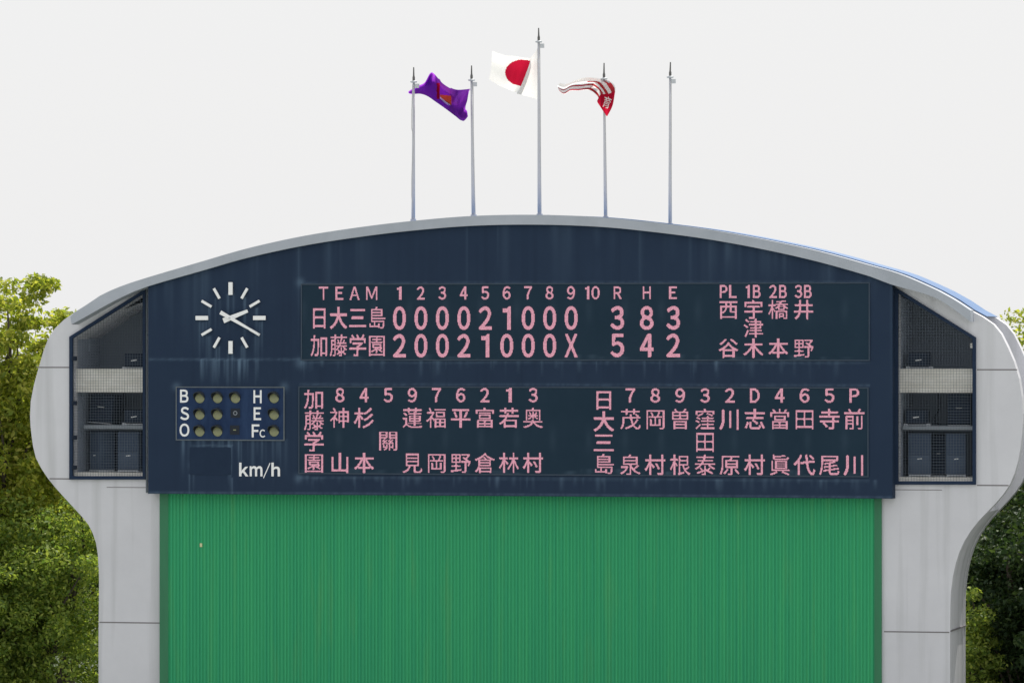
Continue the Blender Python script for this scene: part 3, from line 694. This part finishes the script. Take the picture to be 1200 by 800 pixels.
flagpole('bare flagpole with no flag, farthest right', (785.3, 262.5), (785.4, 91.5), (785.7, 73), .055, .034, [(786.6, 95), (786.8, 170), (786.4, 261)])

# ------------------------------------------------------------------ flags: cloth from a lattice of measured folds
def lattice(cols, nu, nv):
    """cols: list of columns, each a list of (px, py, depth); returns a (nu, nv, 3) array, Catmull-Rom both ways, plus the px grid"""
    A = np.array(cols, float)
    def interp(A, n):
        k = A.shape[0]; s = np.linspace(0, k-1, n); i = np.clip(np.floor(s).astype(int), 0, k-2); t = (s-i).reshape(-1, *([1]*(A.ndim-1)))
        p0, p1, p2, p3 = A[np.maximum(i-1, 0)], A[i], A[i+1], A[np.minimum(i+2, k-1)]
        return .5*(2*p1+(-p0+p2)*t+(2*p0-5*p1+4*p2-p3)*t*t+(-p0+3*p1-3*p2+p3)*t**3)
    B = interp(A, nu); B = interp(B.transpose(1, 0, 2), nv).transpose(1, 0, 2)
    P = np.array([[at(x, y, YP+d)[:] for x, y, d in r] for r in B]); return P, B
def flag(name, label, P, mi, mats, double=None):
    nu, nv = P.shape[:2]; off = P[0, 0].copy()
    v = (P-off).reshape(-1, 3); i = np.arange(nu*nv).reshape(nu, nv)
    f = np.stack([i[:-1, :-1], i[1:, :-1], i[1:, 1:], i[:-1, 1:]], -1).reshape(-1, 4)
    if double is not None:                                          # cloth doubled over on itself: layers close behind, added to darken it
        q = double.reshape(-1); f = np.concatenate([f, (f+len(v))[q], (f+2*len(v))[q]]); z_ = 0*mi.reshape(-1)[q]; mi = np.concatenate([mi.reshape(-1), z_, z_])
        v = np.concatenate([v, v+np.array([.01, .05, .01]), v+np.array([.015, .10, -.01])])
    me = bpy.data.meshes.new(name); me.from_pydata(v.tolist(), [], f.tolist())
    for m in mats: me.materials.append(m)
    me.polygons.foreach_set('material_index', mi.reshape(-1).astype(np.int32)); me.polygons.foreach_set('use_smooth', [True]*len(f)); me.update()
    o = bpy.data.objects.new(name, me); COL.objects.link(o); o.location = off
    return tag(o, label, 'flag', 'flags on the roof poles')
# purple flag
PC = [[(550.3, 104.5, 0), (548.8, 111, .05), (547.6, 118, 0), (545.5, 126, -.05), (546.5, 136, 0)],
      [(544, 105.3, .22), (540, 116, -.15), (539.5, 124, -.25), (539, 133, -.05), (541, 141.3, -.10)],
      [(535, 105.7, .25), (534, 117, .15), (533, 123, -.15), (533, 129, -.10), (534, 136.5, -.05)],
      [(527.5, 103.5, .10), (528, 111, -.35), (527, 119, -.15), (526, 124, .05), (526, 130.5, .05)],
      [(519, 98, .15), (520, 105, -.45), (520, 112, -.30), (519, 119, .0), (518.5, 125, .10)],
      [(514, 92.5, .0), (514, 100, -.22), (513.5, 107, -.10), (512.5, 114, .05), (511, 119.8, .15)],
      [(505.3, 85.2, -.10), (504.5, 93, .12), (503.5, 101, .15), (502.5, 107, .18), (501, 113, .2)],
      [(497.5, 97, .1), (496, 101, .18), (494.5, 104.5, .2), (493, 107.5, .22), (491.5, 109.6, .22)],
      [(488, 101.5, .25), (487, 104, .28), (486, 106.5, .3), (485, 108.5, .3), (484, 109.6, .3)],
      [(478.8, 107.2, .3), (478.6, 107.9, .32), (478.6, 108.5, .32), (478.8, 109.2, .33), (479.2, 109.8, .34)]]
PC = [[(x, y, d*1.9) for x, y, d in c] for c in PC]
P, B = lattice(PC, 110, 60)
bx, by = (B[:-1, :-1, 0]+B[1:, 1:, 0])/2, (B[:-1, :-1, 1]+B[1:, 1:, 1])/2
mi = np.zeros(bx.shape, int)
mi[(bx > 511.8) & (bx < 515.2) & (by > 97.5) & (by < 116)] = 1
e_ = (bx > 515.6) & (bx < 529) & (by > 111+.1*(bx-515)) & (by < 123.5) & (by < 115+(bx-515)*.9)
mi[e_] = 2; mi[e_ & (by > 113.2+(bx-515)*.78)] = 3
flag('flag', 'purple flag with a red and orange emblem, blown to the left off its pole', P, mi, [M['purple'], M['flag_red'], M['flag_orange'], M['flag_white']],
     double=((bx < 514.5) & ~((by < 93) & (bx > 505.5))) | (by > 114+(bx-515)*.5) | ((bx > 527) & (by < 104.5+(551-bx)*.38)))
# white flag with a red disc, folded once across the disc
JC = [[(630.6, 56, 0), (630.6, 76, 0), (630.6, 97, 0), (630.6, 117, 0)],
      [(626.5, 62, -.12), (624.5, 80, -.16), (621, 99, -.14), (618, 113, -.1)],
      [(622.5, 68, -.16), (618.5, 81, -.2), (611.5, 99, -.18), (606, 110, -.16)],
      [(624.5, 68, .06), (620.5, 82, .06), (613.5, 100, .06), (608, 109, .06)],
      [(615, 68, .15), (611, 82, .22), (606, 98, .2), (602, 107.5, .2)],
      [(604, 66, .02), (601, 80, .08), (598, 96, .05), (595, 104.5, .1)],
      [(592, 65, .15), (590, 78, .22), (588, 93, .18), (586, 101, .2)],
      [(577, 60, .3), (576, 72, .36), (575, 84, .34), (573, 93, .34)]]
JC = [[(x, y, d*.6) for x, y, d in c] for c in JC]
P, B = lattice(JC, 120, 50)
bx, by = (B[:-1, :-1, 0]+B[1:, 1:, 0])/2, (B[:-1, :-1, 1]+B[1:, 1:, 1])/2
uu = np.linspace(0, 7, 119)[:, None]
mi = ((uu > 2.55) & (((bx-612)/20)**2+((by-85.5)/15.5)**2 < 1)).astype(int)
flag('flag', 'white flag with a red disc, folded across the disc, on the tallest pole', P, mi, [M['flag_white'], M['flag_red']])
# red and white rayed flag
RC = [[(710.8, 136.2, -.25), (711, 136.3, -.25), (711.3, 136.3, -.25), (711.6, 136.2, -.25), (711.8, 136, -.25)],
      [(703, 124.5, -.1), (706.5, 126, -.35), (710.5, 126.5, -.45), (714.5, 126, -.35), (717.5, 125, -.1)],
      [(699.8, 119, 0), (704, 117.5, -.3), (709.5, 116, -.42), (715, 115, -.3), (720, 113, .0)],
      [(701, 114, .15), (702, 107, -.1), (706, 106, -.3), (712.5, 105.5, -.3), (720.8, 102, .1)],
      [(694.5, 107.5, .0), (697, 103, .3), (699.5, 99, -.1), (706, 97, -.28), (715, 95.5, .2)],
      [(687.5, 105.5, .1), (691, 101.3, -.2), (693, 97.5, .2), (696, 94.5, -.2), (700, 91.8, .15)],
      [(678, 106, .1), (681, 102, -.2), (683.5, 98, .2), (684.5, 94.5, -.1), (686, 91.2, .15)],
      [(668.5, 106.5, .2), (669.5, 103, -.1), (670.5, 99.5, .2), (672, 96.8, -.05), (674, 94.5, .2)],
      [(661, 110.5, .1), (660.5, 107, -.05), (661, 104, .2), (662, 101.2, .0), (664, 98.5, .2)],
      [(655, 106, .2), (654, 103.5, .1), (653.6, 101.5, .25), (654, 99.8, .1), (656, 97.5, .25)]]
RC = [[(x, y, d*.55) for x, y, d in c] for c in RC]
P, B = lattice(RC, 150, 90)
bx, by = (B[:-1, :-1, 0]+B[1:, 1:, 0])/2, (B[:-1, :-1, 1]+B[1:, 1:, 1])/2
uu = np.linspace(0, 9, 149)[:, None]; vv = np.linspace(0, 1, 89)[None, :]+0*uu
uu = uu+0*vv
wob = vv+.02*np.sin(uu*2.3); nar = .068-.0042*uu                     # rays narrow towards their tips
ray = np.zeros(vv.shape, bool)
for k_, (c_, u1) in enumerate(((.08, 9), (.37, 9), (.63, 5.6), (.90, 4.3))): ray |= (np.abs(wob-c_) < nar*1.25) & (uu < u1)
mi = np.where(uu < 2.55, 1, np.where(ray, np.where(uu < 5.5, 2, 1), 0))
gl = GLYPHS['育']; ca, sa = math.cos(R(18)), math.sin(R(18))
dx, dy = bx-711.2, by-120.5; gx_ = (dx*ca+dy*sa)/10*32+16; gy_ = (-dx*sa+dy*ca)/14*32+16
ok = (gx_ >= 0) & (gx_ < 32) & (gy_ >= 0) & (gy_ < 32) & (uu < 2.9)
hit = np.zeros(mi.shape, bool); hit[ok] = gl[gy_[ok].astype(int), gx_[ok].astype(int)]; mi[hit] = 0
flag('flag', 'red and white rayed flag with a white character, streaming left from its pole', P, mi, [M['flag_white'], M['flag_red'], M['flag_tan']])

# ------------------------------------------------------------------ trees
def leaves(name, centers, radii, per, size, m, parent, org, seed, up=.55):
    r = np.random.default_rng(seed); n = len(centers)
    c = np.repeat(centers, per, 0); rad = np.repeat(radii, per)[:, None]
    d = r.normal(size=c.shape); d /= np.linalg.norm(d, axis=1, keepdims=True)+1e-9
    pos = c+d*rad*(r.random((len(c), 1))**.45)*np.array([1, 1, .62])
    nrm = r.normal(size=c.shape)+np.array([0, 0, up*1.6])+d*.5; nrm /= np.linalg.norm(nrm, axis=1, keepdims=True)
    a = np.cross(nrm, r.normal(size=c.shape)); a /= np.linalg.norm(a, axis=1, keepdims=True)+1e-9; b = np.cross(nrm, a)
    L = size*r.uniform(.6, 1.35, (len(c), 1)); W = L*r.uniform(.42, .62, (len(c), 1))
    fold = nrm*L*.12
    v = np.stack([pos-a*L*.5, pos-b*W*.5+fold, pos+a*L*.5, pos+b*W*.5+fold], 1).reshape(-1, 3)-np.array(org)
    N = len(c); me = bpy.data.meshes.new(name)
    me.vertices.add(4*N); me.vertices.foreach_set('co', v.reshape(-1).astype(np.float32))
    me.loops.add(4*N); me.loops.foreach_set('vertex_index', np.arange(4*N, dtype=np.int32))
    me.polygons.add(N); me.polygons.foreach_set('loop_start', np.arange(0, 4*N, 4, dtype=np.int32)); me.polygons.foreach_set('loop_total', np.full(N, 4, np.int32))
    me.materials.append(m); me.update(); me.validate()
    o = bpy.data.objects.new(name, me); COL.objects.link(o); o.parent = parent; return o
def tree(name, label, px, Y, top_py, base_z, rx, m, seed, nclump=200, per=150, size=.13, crad=(.4, .8), clump_up=.55):
    r = np.random.default_rng(seed)
    x = X(px, Y); ztop = at(px, top_py, Y).z
    t = thing(name, label, 'tree', (x, Y, 0), group='trees behind the scoreboard')
    hz = (ztop-base_z)/2; cz = base_z+hz
    # lumpy crown: clumps in an ellipsoid pushed out by a few big lobes
    lobes = r.normal(size=(7, 3)); lobes /= np.linalg.norm(lobes, axis=1, keepdims=True)
    d = r.normal(size=(nclump, 3)); d /= np.linalg.norm(d, axis=1, keepdims=True)
    k = .80+.22*np.max(np.clip(d@lobes.T, 0, 1)**4, axis=1)
    rr = (r.random(nclump)**.42)*k
    C = np.array([x, Y, cz])+d*rr[:, None]*np.array([rx, rx, hz])
    rad = r.uniform(*crad, nclump)*(1.15-.35*rr)
    C[:, 2] = np.minimum(C[:, 2], ztop-rad*.5)
    leaves('crown', C, rad, per, size, m, t, (x, Y, 0), seed+1, clump_up)
    mb = MB(); H = base_z+hz*1.35
    ax = [Vector((x+r.normal()*.12*j, Y+r.normal()*.12*j, H*j/5)) for j in range(6)]
    mb.tube(ax, [.34-.05*j for j in range(6)], 9)
    for c in C[r.choice(nclump, min(26, nclump), replace=False)]:
        c = Vector(c); j = np.clip((c.z-1.2)/H*.75, .22, .98)*5; i = int(j); s = ax[i].lerp(ax[min(i+1, 5)], j-i)
        mid = s.lerp(c, .5)+Vector((r.normal()*.2, r.normal()*.2, .25))
        L = (c-s).length; mb.tube(catmull([s, mid, c], .6), list(np.linspace(.035+.018*L, .012, len(catmull([s, mid, c], .6)))), 5, cap=False)
    mb.build('trunk', M['bark'], t)
    return t
tree('broadleaf_tree', 'tall yellow-green leafy tree at the far left behind the rounded shoulder', 8, 9, 300, 4.6, 2.3, M['leaf_bright'], 11, 250, 130, .165, (.3, .75))
tree('broadleaf_tree', 'yellow-green tree whose low crown top shows just above the left shoulder', 66, 12, 334, 5.2, 2.0, M['leaf_bright'], 23, 210, 130, .16, (.3, .75))
tree('broadleaf_tree', 'dense mid green tree filling the space under the left shoulder', 62, 7.5, 545, 1.0, 2.5, M['leaf_mid'], 37, 220, 190, .125)
tree('broadleaf_tree', 'mid green bushy tree at the bottom left edge beside the wall', -20, 6.5, 570, .6, 2.3, M['leaf_mid'], 41, 190, 180, .125)
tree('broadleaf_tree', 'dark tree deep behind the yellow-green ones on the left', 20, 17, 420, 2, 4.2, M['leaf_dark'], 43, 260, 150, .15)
tree('broadleaf_tree', 'yellow-green treetop peeping out past the right shoulder', 1222, 12, 352, 4.0, 2.2, M['leaf_bright'], 53, 190, 150)
tree('dark_leaved_tree', 'very dark tree under the right shoulder beside the wall', 1160, 9, 545, .8, 2.0, M['leaf_dark'], 61, 240, 170, .13)  # these right-hand trees carry the darkest leaf colour
tree('dark_leaved_tree', 'dark tree at the right edge of the view', 1215, 7, 520, .8, 2.0, M['leaf_dark'], 67, 220, 170, .13)
tree('dark_leaved_tree', 'dark tree standing deepest behind the right wall', 1180, 17, 440, 1.5, 4.0, M['leaf_dark'], 71, 260, 150, .15)
tree('young_tree', 'small sunlit yellow-green tree close to the right column', 1139, 5.4, 655, .6, .85, M['leaf_mid'], 73, 90, 150, .12, (.25, .5))
tree('broadleaf_tree', 'big broad tree added mostly beyond the right edge of the view to block skylight', 1330, 3.5, 420, 1.0, 3.2, M['leaf_dark'], 79, 260, 170, .16)  # added mostly out of view to keep sky light off the side wall
